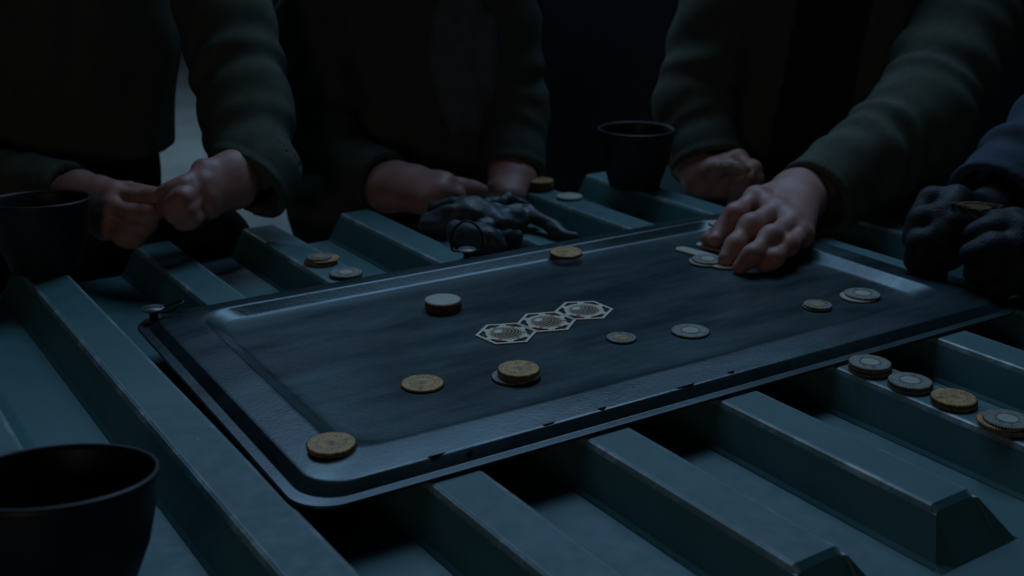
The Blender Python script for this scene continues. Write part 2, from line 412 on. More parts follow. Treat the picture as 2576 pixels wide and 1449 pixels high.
chip_stack(1822, 662, FZ, ['pale'], 'half hidden under the reaching middle finger', G1)
chip_stack(2190, 910, 0, ['silver', 'brown', 'silver', 'silver'], 'in the stack on the front rib nearest the tray', G2)
chip_stack(2290, 956, 0, ['silver', 'brown', 'silver'], 'in the second stack from the tray on the front rib', G2)
chip_stack(2400, 998, 0, ['silver', 'brown', 'brass'], 'in the brass-topped front rib stack', G2)
chip_stack(2535, 1052, 0, ['silver', 'silver', 'brass', 'silver'], 'in the stack at the right edge of the photo', G2, [(-.001, 0), (-.001, 0), (-.0042, .001), (0, 0)])
chip_stack(805, 644, 0, ['brass', 'brown', 'brass', 'small'], 'in the back rib stack left of the upright ring', G3, [(0, 0), (.0006, 0), (.003, .001), (-.001, 0)])
chip_stack(870, 684, 0, ['brown', 'silver'], "of the pair on the back rib by the tray's back edge", G3)
chip_stack(1360, 452, 0, ['brown']*6 + ['brass'], 'in the tall stack on the back rib behind the gloves', G3)
chip_stack(1432, 492, 0, ['silver', 'pale'], 'of the pair beside the tall stack on the back rib', G3)
chip_stack(2328, 690, 0, ['brass', 'brass'], "of the pair in the shade under the gloved hand", G3)

# long rounded plaques
def plaque(p0, p1, wd, th, z, label):
    a, b_ = PZ(*p0, z), PZ(*p1, z); d = b_ - a; L = d.length; bm = bmesh.new(); r = wd/2
    pts = [(r*math.cos(R(t)) + (L-2*r)/2, r*math.sin(R(t))) for t in range(-90, 91, 15)] + [(r*math.cos(R(t)) - (L-2*r)/2, r*math.sin(R(t))) for t in range(90, 271, 15)]
    lo = [bm.verts.new((x, y, 0)) for x, y in pts]; hi = [bm.verts.new((x, y, th-.0004)) for x, y in pts]; h2 = [bm.verts.new((x*.985, y*.95, th)) for x, y in pts]
    n = len(pts)
    for k in range(n):
        bm.faces.new((lo[k], lo[(k+1) % n], hi[(k+1) % n], hi[k])); bm.faces.new((hi[k], hi[(k+1) % n], h2[(k+1) % n], h2[k]))
    bm.faces.new(h2); bm.faces.new(lo[::-1])
    o = new_obj('gaming_plaque', bm_mesh('gaming_plaque', bm), M['pale']); c = (a+b_)/2
    o.location = (c.x, c.y, ZT + z); o.rotation_euler = (0, 0, math.atan2(d.y, d.x)); tag(o, label, 'plaque', 'plaques under the reaching hand')
plaque((1703, 626), (1800, 652), .016, .0022, FZ, 'pale rounded plaque sticking out behind the chips under the reaching hand')
plaque((1754, 615), (1868, 641), .016, .0022, FZ, 'pale rounded plaque right under the reaching index finger')
plaque((1784, 562), (1850, 574), .022, .003, RIM_Z, "pale plaque on the tray's back rim behind the reaching index finger")

# ------------------------------------------------------------------ hexagon cards
def prism2d(bm, outer, holes, z0, z1):
    pass
def card_meshes():
    th = .0007; RO, RI = .0282, .0250
    hexo = [(RO*math.cos(R(60*k)), RO*math.sin(R(60*k))) for k in range(6)]; hexi = [(RI*math.cos(R(60*k)), RI*math.sin(R(60*k))) for k in range(6)]
    v, f = [], []
    for z in (0, th):
        v += [(x, y, z) for x, y in hexo] + [(x, y, z) for x, y in hexi]
    for k in range(6):
        j = (k+1) % 6
        f += [(12+k, 12+j, 18+j, 18+k), (k, 6+k, 6+j, j), (k, j, 12+j, 12+k), (6+k, 18+k, 18+j, 6+j)]
    frame = mesh('frame', v, f)
    # ring with six tabs towards the frame sides
    v, f = [], []; n = 120; apo = RI*math.cos(R(30))
    r_in = .0146
    for k in range(n):
        a = 2*math.pi*k/n; t = abs(((math.degrees(a) - 30 + 30) % 60) - 30)      # angle from the middle of a side
        ro = .0186
        if t < 8: ro = (apo + .0004)/math.cos(R(t))
        elif t < 11: ro = .0200
        for rr in (r_in, ro):
            for z in (0, th): v.append((rr*math.cos(a), rr*math.sin(a), z))
    for k in range(n):
        a, b_ = 4*k, 4*((k+1) % n)
        f += [(a+1, a+3, b_+3, b_+1), (a, b_, b_+2, a+2), (a, a+1, b_+1, b_), (a+2, b_+2, b_+3, a+3)]
    ring = mesh('ring', v, f)
    # globe lattice: two families of curved ribbons and a solid cap
    v, f = [], []
    def ribbon(pts, wds):
        b0 = len(v); m = len(pts)
        for i, (x, y) in enumerate(pts):
            x0, y0 = pts[max(0, i-1)]; x1, y1 = pts[min(m-1, i+1)]; dx, dy = x1-x0, y1-y0; L = math.hypot(dx, dy) or 1
            nx, ny = -dy/L, dx/L; wd = wds[i]/2
            for s in (-1, 1):
                for z in (0, th): v.append((x + s*nx*wd, y + s*ny*wd, z))
        for i in range(m-1):
            a, b_ = b0+4*i, b0+4*(i+1)
            f.extend([(a+1, a+3, b_+3, b_+1), (a, b_, b_+2, a+2), (a, a+1, b_+1, b_), (a+2, b_+2, b_+3, a+3)])
    rg = .0148
    pole = Vector((-.45, .42, .79)).normalized()      # the pole of the drawn globe, up and to the left
    e1 = pole.orthogonal().normalized(); e2 = pole.cross(e1)
    for lat in (60, 46, 32, 18, 4, -10, -24, -38):
        seg = []
        for k in range(73):
            t = R(5*k); p = pole*math.sin(R(lat)) + (e1*math.cos(t) + e2*math.sin(t))*math.cos(R(lat))
            if p.z > .06: seg.append((p.x*rg, p.y*rg))
            else:
                if len(seg) > 2: ribbon(seg, [.00042]*len(seg))
                seg = []
        if len(seg) > 2: ribbon(seg, [.00042]*len(seg))
    for m_ in range(18):
        t = R(20*m_); seg = []
        for lat in range(72, -60, -6):
            p = pole*math.sin(R(lat)) + (e1*math.cos(t) + e2*math.sin(t))*math.cos(R(lat))
            if p.z > .06: seg.append((p.x*rg, p.y*rg))
        if len(seg) > 2: ribbon(seg, [.00042]*len(seg))
    # the solid cap at the pole
    n = 40; cap = []
    for k in range(n):
        t = 2*math.pi*k/n; p = pole*math.sin(R(72)) + (e1*math.cos(t) + e2*math.sin(t))*math.cos(R(72)); cap.append((p.x*rg, p.y*rg))
    b0 = len(v); cx, cy = pole.x*rg, pole.y*rg
    for x, y in cap: v += [(x, y, 0), (x, y, th)]
    v += [(cx, cy, 0), (cx, cy, th)]
    for k in range(n):
        j = (k+1) % n; f += [(b0+2*k+1, b0+2*j+1, b0+2*n+1), (b0+2*j, b0+2*k, b0+2*n), (b0+2*k, b0+2*j, b0+2*j+1, b0+2*k+1)]
    lattice = mesh('globe_lattice', v, f)
    dot = lathe('red_dot', [(.0021, th-.0002), (.0020, th+.00015), (0, th+.00015)], 20)
    line = annulus('print_line', .0156, .0159, th-.0002, th+.00006, 72)
    for m_, k in ((frame, 'card'), (ring, 'card'), (lattice, 'card'), (dot, 'red'), (line, 'bore')): m_.materials.append(M[k])
    return frame, ring, lattice, dot, line
CARD = card_meshes()
def hex_card(mat, dots, label, flip=False):
    fr = new_obj('hexagon_card', CARD[0]); fr.matrix_world = mat
    rg_ = new_obj('ring', CARD[1], None, fr); new_obj('globe_lattice', CARD[2], None, fr); new_obj('print_line', CARD[4], None, rg_)
    for a in dots:
        d = new_obj('red_dot', CARD[3], None, rg_); d.location = (.0168*math.cos(R(a)), .0168*math.sin(R(a)), 0)
    tag(fr, label, 'card', 'perforated hexagon cards'); return fr
for (x, y, rz, dots, lab) in ((-.0051, .9588, 10.5, (8, 70, 128, -50, -108), 'perforated white hexagon card with five red dots, leftmost of the row'),
                              (.0317, .9885, 11.5, (8, 70, -50, -108), 'perforated white hexagon card with four red dots, middle of the row'),
                              (.0680, 1.0196, 6.5, (-112,), 'perforated white hexagon card with one red dot, rightmost of the row')):
    hex_card(Matrix.Translation((x, y, ZT + FZ + .0001)) @ Matrix.Rotation(R(rz), 4, 'Z'), [a - rz for a in dots], lab)

# ------------------------------------------------------------------ cups
def cup(base, D, Hh, label, tilt=(0, 0)):
    r = D/2; rb = r*.70
    prof = [(0, .004), (rb-.006, .004), (rb-.003, .007), (r*.86-.003, Hh*.5), (r-.0032, Hh-.003), (r-.0022, Hh-.0003), (r-.0008, Hh), (r+.0006, Hh-.0012), (r+.0003, Hh-.003), (r*.955, Hh*.72), (r*.88, Hh*.45), (rb*1.04, .012), (rb*.98, .003), (rb*.93, 0), (0, 0)]
    o = new_obj('cup', lathe('cup', prof, 96), M['cup'], None, True); o.location = base; o.rotation_euler = (*tilt, 0)
    lip = new_obj('lip', lathe('lip', [(r-.0028, Hh-.0012), (r-.0020, Hh+.0002), (r-.0006, Hh+.0006), (r+.0009, Hh-.0004), (r+.0010, Hh-.0022)], 96), M['cup'], o, True)
    tag(o, label, 'cup', 'dark cups'); return o
c = PY(97, 503, 1.166); cup((c.x, 1.160, ZT), .103, .076, 'dark cup at the left edge of the photo in front of the pinching hands', (R(-4), 0))
c = PY(1604, 328, 1.520); cup((c.x, 1.535, ZT), .103, .079, 'dark cup standing behind the tray beside the olive sleeve', (0, 0))
c = PY(138, 1190, .562); cup((c.x, .547, ZT+.001), .111, .076, 'dark cup cut off at the near left corner of the photo', (R(-9), 0))

# ------------------------------------------------------------------ organic shapes: a distance field turned into one smooth mesh
def A3(p): return np.array([p[0], p[1], p[2]], dtype=np.float32)
def rcone(P, a, b, ra, rb):
    a, b = A3(a), A3(b); ba = b - a; pa = P - a
    h = np.clip(pa @ ba / max(float(ba @ ba), 1e-9), 0, 1)
    return np.sqrt(((pa - h[:, None]*ba)**2).sum(1)) - (ra + (rb - ra)*h)
def ellip(P, c, r, rot=0):
    q = P - A3(c)
    if rot:
        co, si = math.cos(rot), math.sin(rot); q = np.stack([q[:, 0]*co + q[:, 1]*si, -q[:, 0]*si + q[:, 1]*co, q[:, 2]], 1)
    q = q / np.array(r, dtype=np.float32); k = np.sqrt((q*q).sum(1)); return (k - 1)*min(r)
def smin(a, b, k):
    h = np.clip(.5 + .5*(b - a)/k, 0, 1); return b + (a - b)*h - k*h*(1 - h)
def surface(fn, lo, hi, res):
    lo, hi = A3(lo), A3(hi); dims = np.maximum(np.ceil((hi - lo)/res).astype(int)//4*4 + 5, 9)
    cd = (dims - 1)//4 + 1
    g = np.stack(np.meshgrid(*[np.arange(c) for c in cd], indexing='ij'), -1).reshape(-1, 3)
    cv = fn((lo + g*(res*4)).astype(np.float32)).reshape(cd)
    vol = np.repeat(np.repeat(np.repeat(cv, 4, 0), 4, 1), 4, 2)[:dims[0], :dims[1], :dims[2]].copy()
    near = np.abs(vol) < res*4*2.6 + .006
    idx = np.argwhere(near)
    out = np.empty(len(idx), np.float32)
    for i in range(0, len(idx), 400000): out[i:i+400000] = fn((lo + idx[i:i+400000]*res).astype(np.float32))
    vol[near] = out
    vol[0], vol[-1], vol[:, 0], vol[:, -1], vol[:, :, 0], vol[:, :, -1] = 1, 1, 1, 1, 1, 1
    ins = vol < 0; c8 = np.zeros(np.array(vol.shape) - 1, np.int8)
    for dx in (0, 1):
        for dy in (0, 1):
            for dz in (0, 1): c8 += ins[dx:dx+c8.shape[0], dy:dy+c8.shape[1], dz:dz+c8.shape[2]]
    act = (c8 > 0) & (c8 < 8); ci = np.argwhere(act); vid = np.full(c8.shape, -1, np.int64); vid[act] = np.arange(len(ci))
    acc = np.zeros((len(ci), 3), np.float32); cnt = np.zeros(len(ci), np.float32)
    cor = [np.array(((k >> 2) & 1, (k >> 1) & 1, k & 1)) for k in range(8)]
    val = [vol[ci[:, 0]+c[0], ci[:, 1]+c[1], ci[:, 2]+c[2]] for c in cor]
    for i in range(8):
        for ax in (4, 2, 1):
            j = i | ax
            if j == i: continue
            m = (val[i] < 0) != (val[j] < 0); t = np.where(m, val[i]/np.where(m, val[i] - val[j], 1), 0)[:, None]
            acc += np.where(m[:, None], cor[i] + t*(cor[j] - cor[i]), 0); cnt += m
    V = lo + (ci + acc/cnt[:, None])*res; F = []
    for ax in range(3):
        u, w_ = (ax+1) % 3, (ax+2) % 3
        sl = [slice(None)]*3; s2 = [slice(None)]*3; sl[ax] = slice(0, -1); s2[ax] = slice(1, None)
        a, b = ins[tuple(sl)], ins[tuple(s2)]; e = np.argwhere(a != b); flip = a[tuple(e.T)]
        def cell(du, dw):
            q = e.copy(); q[:, u] -= du; q[:, w_] -= dw; return vid[tuple(q.T)]
        quad = np.stack([cell(1, 1), cell(0, 1), cell(0, 0), cell(1, 0)], 1)
        quad[~flip] = quad[~flip][:, ::-1]; F.append(quad)
    F = np.concatenate(F); F = F[(F >= 0).all(1)]
    return V, F
def np_mesh(name, parts):
    vs, fs, o = [], [], 0
    for V, F in parts: vs.append(V); fs.append(F + o); o += len(V)
    V = np.concatenate(vs).astype(np.float32); F = np.concatenate(fs).astype(np.int32)
    me = bpy.data.meshes.new(name); me.vertices.add(len(V)); me.vertices.foreach_set('co', V.ravel())
    me.loops.add(F.size); me.loops.foreach_set('vertex_index', F.ravel())
    me.polygons.add(len(F)); me.polygons.foreach_set('loop_start', np.arange(0, F.size, 4, dtype=np.int32))
    me.polygons.foreach_set('use_smooth', np.ones(len(F), bool)); me.update(calc_edges=True); me.validate(); return me
def bounds(pts, pad):
    a = np.array([A3(p) for p in pts]); return a.min(0) - pad, a.max(0) + pad

def hand_sdf(wrist, mcps, fingers, thumb, arm, k=.007, fat=1.0):
    """wrist: point; mcps: four knuckles index..little; fingers: per finger (pip, dip, tip); thumb: (base, joint, tip); arm: point up the forearm"""
    w = Vector(wrist); RAD = [(.0122, .0108, .0097, .0084), (.0124, .0110, .0099, .0086), (.0118, .0104, .0093, .0081), (.0106, .0092, .0082, .0072)]
    side = (Vector(mcps[0]) - Vector(mcps[3])).normalized()
    def fn(P):
        wi, wl = w + side*.014, w - side*.014
        d = rcone(P, arm, w, .030*fat, .024*fat)
        d = smin(d, rcone(P, wi, wl, .020*fat, .019*fat), .02)
        for i, mc in enumerate(mcps):
            root = wi.lerp(wl, i/3); d = smin(d, rcone(P, root, mc, .0175*fat, .0128*fat), .016)
        for i in range(3):                      # web between knuckles
            a, b = Vector(mcps[i]), Vector(mcps[i+1]); d = smin(d, rcone(P, a, b, .0112*fat, .0112*fat), .010)
        d = smin(d, rcone(P, w.lerp(Vector(mcps[0]), .25), thumb[0], .018*fat, .0155*fat), .012)
        d = smin(d, rcone(P, thumb[0], mcps[0], .011*fat, .008*fat), .014)
        t = rcone(P, thumb[0], thumb[1], .0140*fat, .0112*fat); t = smin(t, rcone(P, thumb[1], thumb[2], .0114*fat, .0088*fat), .003)
        d = smin(d, t, .006)
        for i, fg in enumerate(fingers):
            r = [q*fat for q in RAD[i]]; p0 = mcps[i]
            f = rcone(P, p0, fg[0], r[0]*1.0, r[1]*.97)
            f = smin(f, rcone(P, fg[0], fg[1], r[1]*.97, r[2]*.97), .014); f = smin(f, rcone(P, fg[1], fg[2], r[2]*.97, r[3]), .012)
            d = smin(d, f, k*.55)
        return d
    pts = [wrist, arm] + list(mcps) + [q for f_ in fingers for q in f_] + list(thumb)
    return fn, pts
def hand_mesh(h, res=.0017):
    fn, pts = h; lo, hi = bounds(pts, .036); return surface(fn, lo, hi, res)
def nail(tip, dip, up, parent, r=.0052):
    d = (Vector(tip) - Vector(dip)).normalized(); up = Vector(up); up = (up - d*up.dot(d)).normalized(); sd = d.cross(up)
    v, f = [], []; n, m = 7, 7
    for i in range(n):
        for j in range(m):
            a = (i/(n-1)*2-1)*.95; b = j/(m-1)
            q = Vector(tip) + d*(-.0055 + .0095*b) + sd*(math.sin(a)*r*(.9 if b < .8 else .75)) + up*(math.cos(a)*.0086 - .0004*b*8)
            v.append(q - parent.parent.location)
    for i in range(n-1):
        for j in range(m-1): f.append((i*m+j, (i+1)*m+j, (i+1)*m+j+1, i*m+j+1))
    return new_obj('fingernail', mesh('fingernail', v, f), M['skin'], parent, True)

def folds(P, a, b, lam, amp, seed, twist=2.0):
    a, b = A3(a), A3(b); d = b - a; L = float(np.sqrt(d @ d)); d = d/L; q = P - a; s = q @ d
    e1 = np.cross(d, np.array([.3, .9, .2], np.float32)); e1 /= np.linalg.norm(e1); e2 = np.cross(d, e1)
    x, y = q @ e1, q @ e2
    ph = s/lam*6.283 + twist*np.sin(np.arctan2(y, x) + seed) + 1.3*np.sin(s*37 + seed*2.1)
    return amp*(np.sin(ph)*.7 + .45*np.sin(ph*.53 + 2.1*np.sin(np.arctan2(y, x)*2 + seed)))*np.clip(.35 + .65*np.sin(s/L*3.1), 0, 1)
def sleeve(P, sh, el, cu, r0, r1, r2, seed, amp=.0042, cuffdir=None, hollow=True):
    sh, el, cu = Vector(sh), Vector(el), Vector(cu)
    u = rcone(P, sh, el, r0, r1); f = rcone(P, el, cu, r1, r2)
    u = u + folds(P, sh, el, .055, amp, seed); f = f + folds(P, el, cu, .048, amp*.9, seed + 1.7)*np.clip(-((P - A3(cu)) @ A3((cu - el).normalized()))/.05 - .2, 0, 1)
    d = smin(u, f, .02)
    dr = (cu - el).normalized() if cuffdir is None else Vector(cuffdir).normalized()
    plane = (P - A3(cu)) @ A3(dr)
    ext = rcone(P, cu - dr*.03, cu + dr*.02, r2*1.0, r2*1.02); d = smin(d, ext, .012)
    hem = np.abs(plane + .014); d = d + .0011*np.exp(-(hem/.0016)**2) - .0008*np.exp(-((plane + .004)/.006)**2)
    d = np.maximum(d, plane)
    if hollow: d = np.maximum(d, -np.maximum(rcone(P, cu - dr*.045, cu + dr*.05, r2 - .0085, r2 - .0065), -(plane + .05)))
    return d
def torso(P, c, hw, depth, lo, hi, seed, amp=.005, lean=0):
    """c: centre (x, y); a lofted trunk from height lo to hi"""
    z = P[:, 2]; t = np.clip((z - lo)/(hi - lo), 0, 1)
    wdt = hw*(.92 + .14*np.sin(t*2.2 - .2)); dep = depth*(1.0 + .10*np.sin(t*2.6))
    x = (P[:, 0] - c[0])/wdt; y = (P[:, 1] - c[1] - lean*t)/dep
    k = (np.abs(x)**2.4 + np.abs(y)**2.4 + 1e-9)**(1/2.4); d = (k - 1)*depth
    fold = amp*(np.sin(P[:, 0]*95 + 2.5*np.sin(z*14 + seed) + seed)*.6 + .5*np.sin(P[:, 0]*41 + z*30 + seed*2))
    d = d + fold
    cap = np.maximum(z - hi, lo - z); return np.maximum(d, cap) if True else d

def person(name, label, loc):
    o = empty(name, loc); tag(o, label, 'person'); return o
def attach(name, me, mat, root):
    me.transform(Matrix.Translation(-root.location)); return new_obj(name, me, mat, root)
UP = Vector((0, 0, 1))

# ================================================================== person on the right, reaching onto the tray
p3 = person('person', 'person in an olive jacket reaching over the tray with a bare hand', (.47, 1.72, 0))
wr = PY(2010, 492, 1.315); arm = PY(2130, 410, 1.40)
mc = [PY(1902, 500, 1.270), PY(1950, 532, 1.236), PY(1988, 562, 1.212), PY(2016, 592, 1.196)]
fg = [(PY(1849, 541, 1.238), PY(1818, 580, 1.232), PZ(1799, 604, .016)),
      (PY(1888, 568, 1.192), PY(1850, 618, 1.172), PZ(1826, 650, .012)),
      (PY(1940, 596, 1.160), PY(1893, 642, 1.136), PZ(1862, 672, .010)),
      (PY(1982, 618, 1.158), PY(1948, 650, 1.136), PZ(1922, 668, .012))]
th = [PY(1895, 560, 1.275), PY(1830, 590, 1.262), PZ(1782, 602, .013)]
H = hand_sdf(wr, mc, fg, th, arm)
handL = hand_mesh(H)
wr2 = PY(1762, 448, 1.56); arm2 = PY(1720, 400, 1.60)
mc2 = [PY(1858, 400, 1.535), PY(1862, 428, 1.525), PY(1860, 455, 1.52), PY(1850, 480, 1.52)]
fg2 = [(PY(1895, 425, 1.50), PY(1880, 452, 1.485), PY(1855, 455, 1.49)), (PY(1900, 450, 1.495), PY(1880, 478, 1.48), PY(1852, 476, 1.488)),
       (PY(1896, 476, 1.50), PY(1874, 498, 1.485), PY(1848, 494, 1.492)), (PY(1882, 496, 1.505), PY(1862, 512, 1.49), PY(1840, 508, 1.498))]
th2 = [PY(1800, 425, 1.53), PY(1838, 418, 1.505), PY(1868, 428, 1.49)]
handR = hand_mesh(hand_sdf(wr2, mc2, fg2, th2, arm2, .006, .86), .0019)
core = surface(lambda P: smin(smin(torso(P, (.49, 1.79), .12, .06, .60, 1.12, 1, 0), rcone(P, PY(2420, 90, 1.62), PY(2325, 320, 1.49), .035, .032), .05), smin(rcone(P, PY(2345, 330, 1.50), arm, .038, .030), rcone(P, PY(1800, 90, 1.70), PY(1745, 280, 1.66), .03, .03), .01), .04), (.2, 1.3, .6), (.85, 1.9, 1.2), .012)
body3 = attach('body', np_mesh('body', [handL, handR, core]), M['skin'], p3)
shR, elR, cuR = PY(1815, 20, 1.70), PY(1745, 265, 1.655), PY(1782, 420, 1.585)
shL, elL, cuL = PY(2430, 60, 1.62), PY(2310, 310, 1.47), PY(2045, 505, 1.335)
def jk3(P):
    d = torso(P, (.50, 1.76), .185, .12, .62, 1.17, 2.2, .004)
    op = np.maximum(np.abs(P[:, 0] - .44 - (P[:, 2] - .9)*.10) - .05, P[:, 1] - 1.70); d = np.maximum(d, -op)
    d = smin(d, sleeve(P, shR, elR, cuR, .064, .056, .048, .7), .03)
    d = smin(d, sleeve(P, shL, elL, cuL, .074, .066, .048, 2.9, .0048), .03)
    return smin(d, rcone(P, (.34, 1.74, 1.14), (.68, 1.72, 1.14), .07, .07), .05)
me = np_mesh('jacket', [surface(jk3, (.16, 1.26, .6), (.82, 1.92, 1.24), .0042)]); jo = attach('jacket', me, M['jacket'], p3)
sh_ = np_mesh('shirt', [surface(lambda P: torso(P, (.48, 1.76), .15, .105, .60, 1.16, 5.1, .004), (.2, 1.55, .58), (.8, 1.95, 1.2), .008)]); attach('shirt', sh_, M['dark'], p3)
def legs(P, hip, knees, r=.075):
    d = ellip(P, hip, (.17, .13, .11))
    for k in knees:
        k = Vector(k); h = Vector(hip) + Vector(((k.x - hip[0])*.45, -.03, 0)); d = smin(d, rcone(P, h, k, .085, r) + folds(P, h, k, .06, .004, 1.1), .03)
        d = smin(d, rcone(P, k, (k.x, k.y + .03, .10), r*.92, .05), .03)
    return d
tr = np_mesh('trousers', [surface(lambda P: legs(P, (.49, 1.80, .60), [(.38, 1.62, .62), (.62, 1.62, .62)]), (.2, 1.4, .04), (.85, 2.0, .75), .011)]); attach('trousers', tr, M['trousers'], p3)
for tip, dip in ((fg[0][2], fg[0][1]), (fg[1][2], fg[1][1])): nail(tip, dip, UP + Vector((-.3, -.3, 0)), body3)
hex_card(Matrix.Translation(PY(1858, 424, 1.496)) @ Matrix.Rotation(R(14), 4, 'Y') @ Matrix.Rotation(R(-24), 4, 'X') @ Matrix.Rotation(R(12), 4, 'Z'), (30, 90), 'perforated hexagon card held in the bare fist beside the standing cup')

# ================================================================== person in the middle
p2 = person('person', 'person in a dark jacket leaning over the black gloves, hands low', (-.14, 1.68, 0))
wr = PY(985, 470, 1.44); arm = PY(900, 440, 1.50)
mc = [PY(1118, 462, 1.41), PY(1108, 482, 1.395), PY(1092, 500, 1.39), PY(1072, 515, 1.39)]
fg = [(PY(1160, 474, 1.42), PY(1190, 478, 1.43), PY(1212, 480, 1.435)), (PY(1142, 492, 1.405), PY(1150, 510, 1.41), PY(1140, 520, 1.42)),
      (PY(1120, 514, 1.40), PY(1124, 530, 1.41), PY(1112, 538, 1.42)), (PY(1094, 528, 1.40), PY(1096, 542, 1.41), PY(1084, 546, 1.42))]
th = [PY(1050, 450, 1.445), PY(1105, 450, 1.455), PY(1150, 466, 1.45)]
hR = hand_mesh(hand_sdf(wr, mc, fg, th, arm), .002)
wr2 = PY(1288, 440, 1.53); arm2 = PY(1296, 350, 1.585)
mc2 = [PY(1256, 480, 1.490), PY(1268, 492, 1.48), PY(1282, 498, 1.48), PY(1296, 494, 1.485)]
fg2 = [(PY(1244, 512, 1.475), PY(1240, 528, 1.47), PY(1244, 540, 1.475)), (PY(1258, 522, 1.465), PY(1256, 536, 1.465), PY(1257, 546, 1.47)),
       (PY(1276, 524, 1.47), PY(1275, 538, 1.47), PY(1276, 547, 1.475)), (PY(1293, 518, 1.475), PY(1292, 530, 1.475), PY(1292, 539, 1.48))]
th2 = [PY(1258, 458, 1.515), PY(1238, 480, 1.495), PY(1226, 498, 1.485)]
hL = hand_mesh(hand_sdf(wr2, mc2, fg2, th2, arm2, .007, .88), .002)
core = surface(lambda P: torso(P, (-.14, 1.72), .12, .06, .64, 1.12, 1, 0), (-.4, 1.5, .58), (.12, 1.9, 1.2), .014)
attach('body', np_mesh('body', [hR, hL, core]), M['skin'], p2)
shR, elR, cuR = PY(790, 60, 1.62), PY(812, 400, 1.545), PY(968, 462, 1.462)
shL, elL, cuL = PY(1262, 60, 1.64), PY(1294, 290, 1.61), PY(1288, 436, 1.55)
def jk2(P):
    d = torso(P, (-.145, 1.70), .165, .115, .62, 1.17, .4, .004)
    d = smin(d, sleeve(P, shR, elR, cuR, .056, .054, .040, .3), .02)
    d = smin(d, sleeve(P, shL, elL, cuL, .056, .046, .043, 4.2), .02)
    return smin(d, rcone(P, (-.29, 1.68, 1.14), (.01, 1.68, 1.14), .065, .065), .05)
attach('jacket', np_mesh('jacket', [surface(jk2, (-.46, 1.32, .6), (.16, 1.86, 1.24), .0042)]), M['jacket2'], p2)
# grey scarf-like shirt front hanging in the open collar
def shirt2(P):
    c = PY(1165, 150, 1.585); d = ellip(P, c, (.050, .030, .105)); return d + .0018*np.sin(P[:, 0]*150 + 2*np.sin(P[:, 2]*22))
attach('shirt', np_mesh('shirt', [surface(shirt2, A3(PY(1165, 150, 1.585)) - np.array([.07, .05, .13]), A3(PY(1165, 150, 1.585)) + np.array([.07, .05, .13]), .004)]), M['shirt'], p2)
kn = PY(825, 515, 1.50)
attach('trousers', np_mesh('trousers', [surface(lambda P: legs(P, (-.16, 1.74, .62), [kn, (-.02, 1.56, .62)], .050), (-.45, 1.3, .04), (.15, 1.95, .85), .007)]), M['trousers'], p2)

# ================================================================== person on the left
p1 = person('person', 'person in a grey-green jacket pinching a card between both hands', (-.60, 1.48, 0))
wr = PY(590, 452, 1.262); arm = PY(668, 420, 1.31)
mc = [PY(512, 430, 1.238), PY(508, 462, 1.222), PY(515, 496, 1.216), PY(526, 524, 1.218)]
fg = [(PY(462, 470, 1.205), PY(430, 482, 1.20), PY(408, 486, 1.20)), (PY(458, 500, 1.190), PY(432, 516, 1.190), PY(412, 512, 1.198)),
      (PY(466, 530, 1.188), PY(440, 540, 1.188), PY(422, 534, 1.198)), (PY(482, 552, 1.192), PY(458, 558, 1.192), PY(440, 550, 1.20))]
th = [PY(545, 445, 1.27), PY(482, 462, 1.255), PY(420, 485, 1.225)]
hL = hand_mesh(hand_sdf(wr, mc, fg, th, arm, .006, .84), .0016)
wr2 = PY(195, 500, 1.265); arm2 = PY(110, 480, 1.30)
mc2 = [PY(292, 488, 1.24), PY(286, 520, 1.225), PY(276, 550, 1.218), PY(262, 576, 1.218)]
fg2 = [(PY(352, 500, 1.222), PY(385, 494, 1.212), PY(405, 490, 1.208)), (PY(345, 540, 1.20), PY(378, 540, 1.195), PY(398, 530, 1.20)),
       (PY(332, 572, 1.195), PY(362, 574, 1.192), PY(384, 562, 1.198)), (PY(312, 598, 1.197), PY(340, 602, 1.195), PY(358, 592, 1.20))]
th2 = [PY(255, 478, 1.26), PY(325, 478, 1.245), PY(388, 486, 1.222)]
hR = hand_mesh(hand_sdf(wr2, mc2, fg2, th2, arm2, .006, .84), .0016)
core = surface(lambda P: torso(P, (-.60, 1.53), .10, .05, .64, 1.12, 1, 0), (-.9, 1.3, .58), (-.3, 1.7, 1.2), .014)
attach('body', np_mesh('body', [hL, hR, core]), M['skin'], p1)
shL, elL, cuL = PY(560, 10, 1.46), PY(622, 290, 1.375), PY(628, 472, 1.282)
shR, elR, cuR = PY(-280, 60, 1.46), PY(-200, 430, 1.37), PY(172, 492, 1.285)
def jk1(P):
    d = torso(P, (-.605, 1.51), .165, .11, ZT + .058, 1.17, 3.3, .0045)
    d = smin(d, sleeve(P, shL, elL, cuL, .062, .053, .043, 1.2, .0036, (-.45, -.75, -.42)), .012)
    d = smin(d, sleeve(P, shR, elR, cuR, .06, .05, .036, 5.0), .02)
    return smin(d, rcone(P, (-.74, 1.49, 1.14), (-.44, 1.49, 1.14), .065, .065), .05)
attach('jacket', np_mesh('jacket', [surface(jk1, (-.92, 1.16, .62), (-.22, 1.68, 1.24), .0042)]), M['jacket'], p1)
kn = PY(500, 640, 1.365)
tr1 = attach('trousers', np_mesh('trousers', [surface(lambda P: smin(legs(P, (-.60, 1.53, .62), [kn, (-.72, 1.34, .63)], .066), torso(P, (-.605, 1.51), .118, .09, .60, ZT+.09, 1, .003), .02), (-.9, 1.2, .04), (-.28, 1.75, .9), .007)]), M['dark'], p1)
b = PY(200, 425, 1.405); bm = bmesh.new()
o = new_obj('belt_buckle', lathe('belt_buckle', [(0, -.006), (.010, -.006), (.012, -.002), (.009, .0), (0, .001)], 24), M['zinc'], tr1, True); o.location = b - p1.location; o.rotation_euler = (R(90), 0, 0)
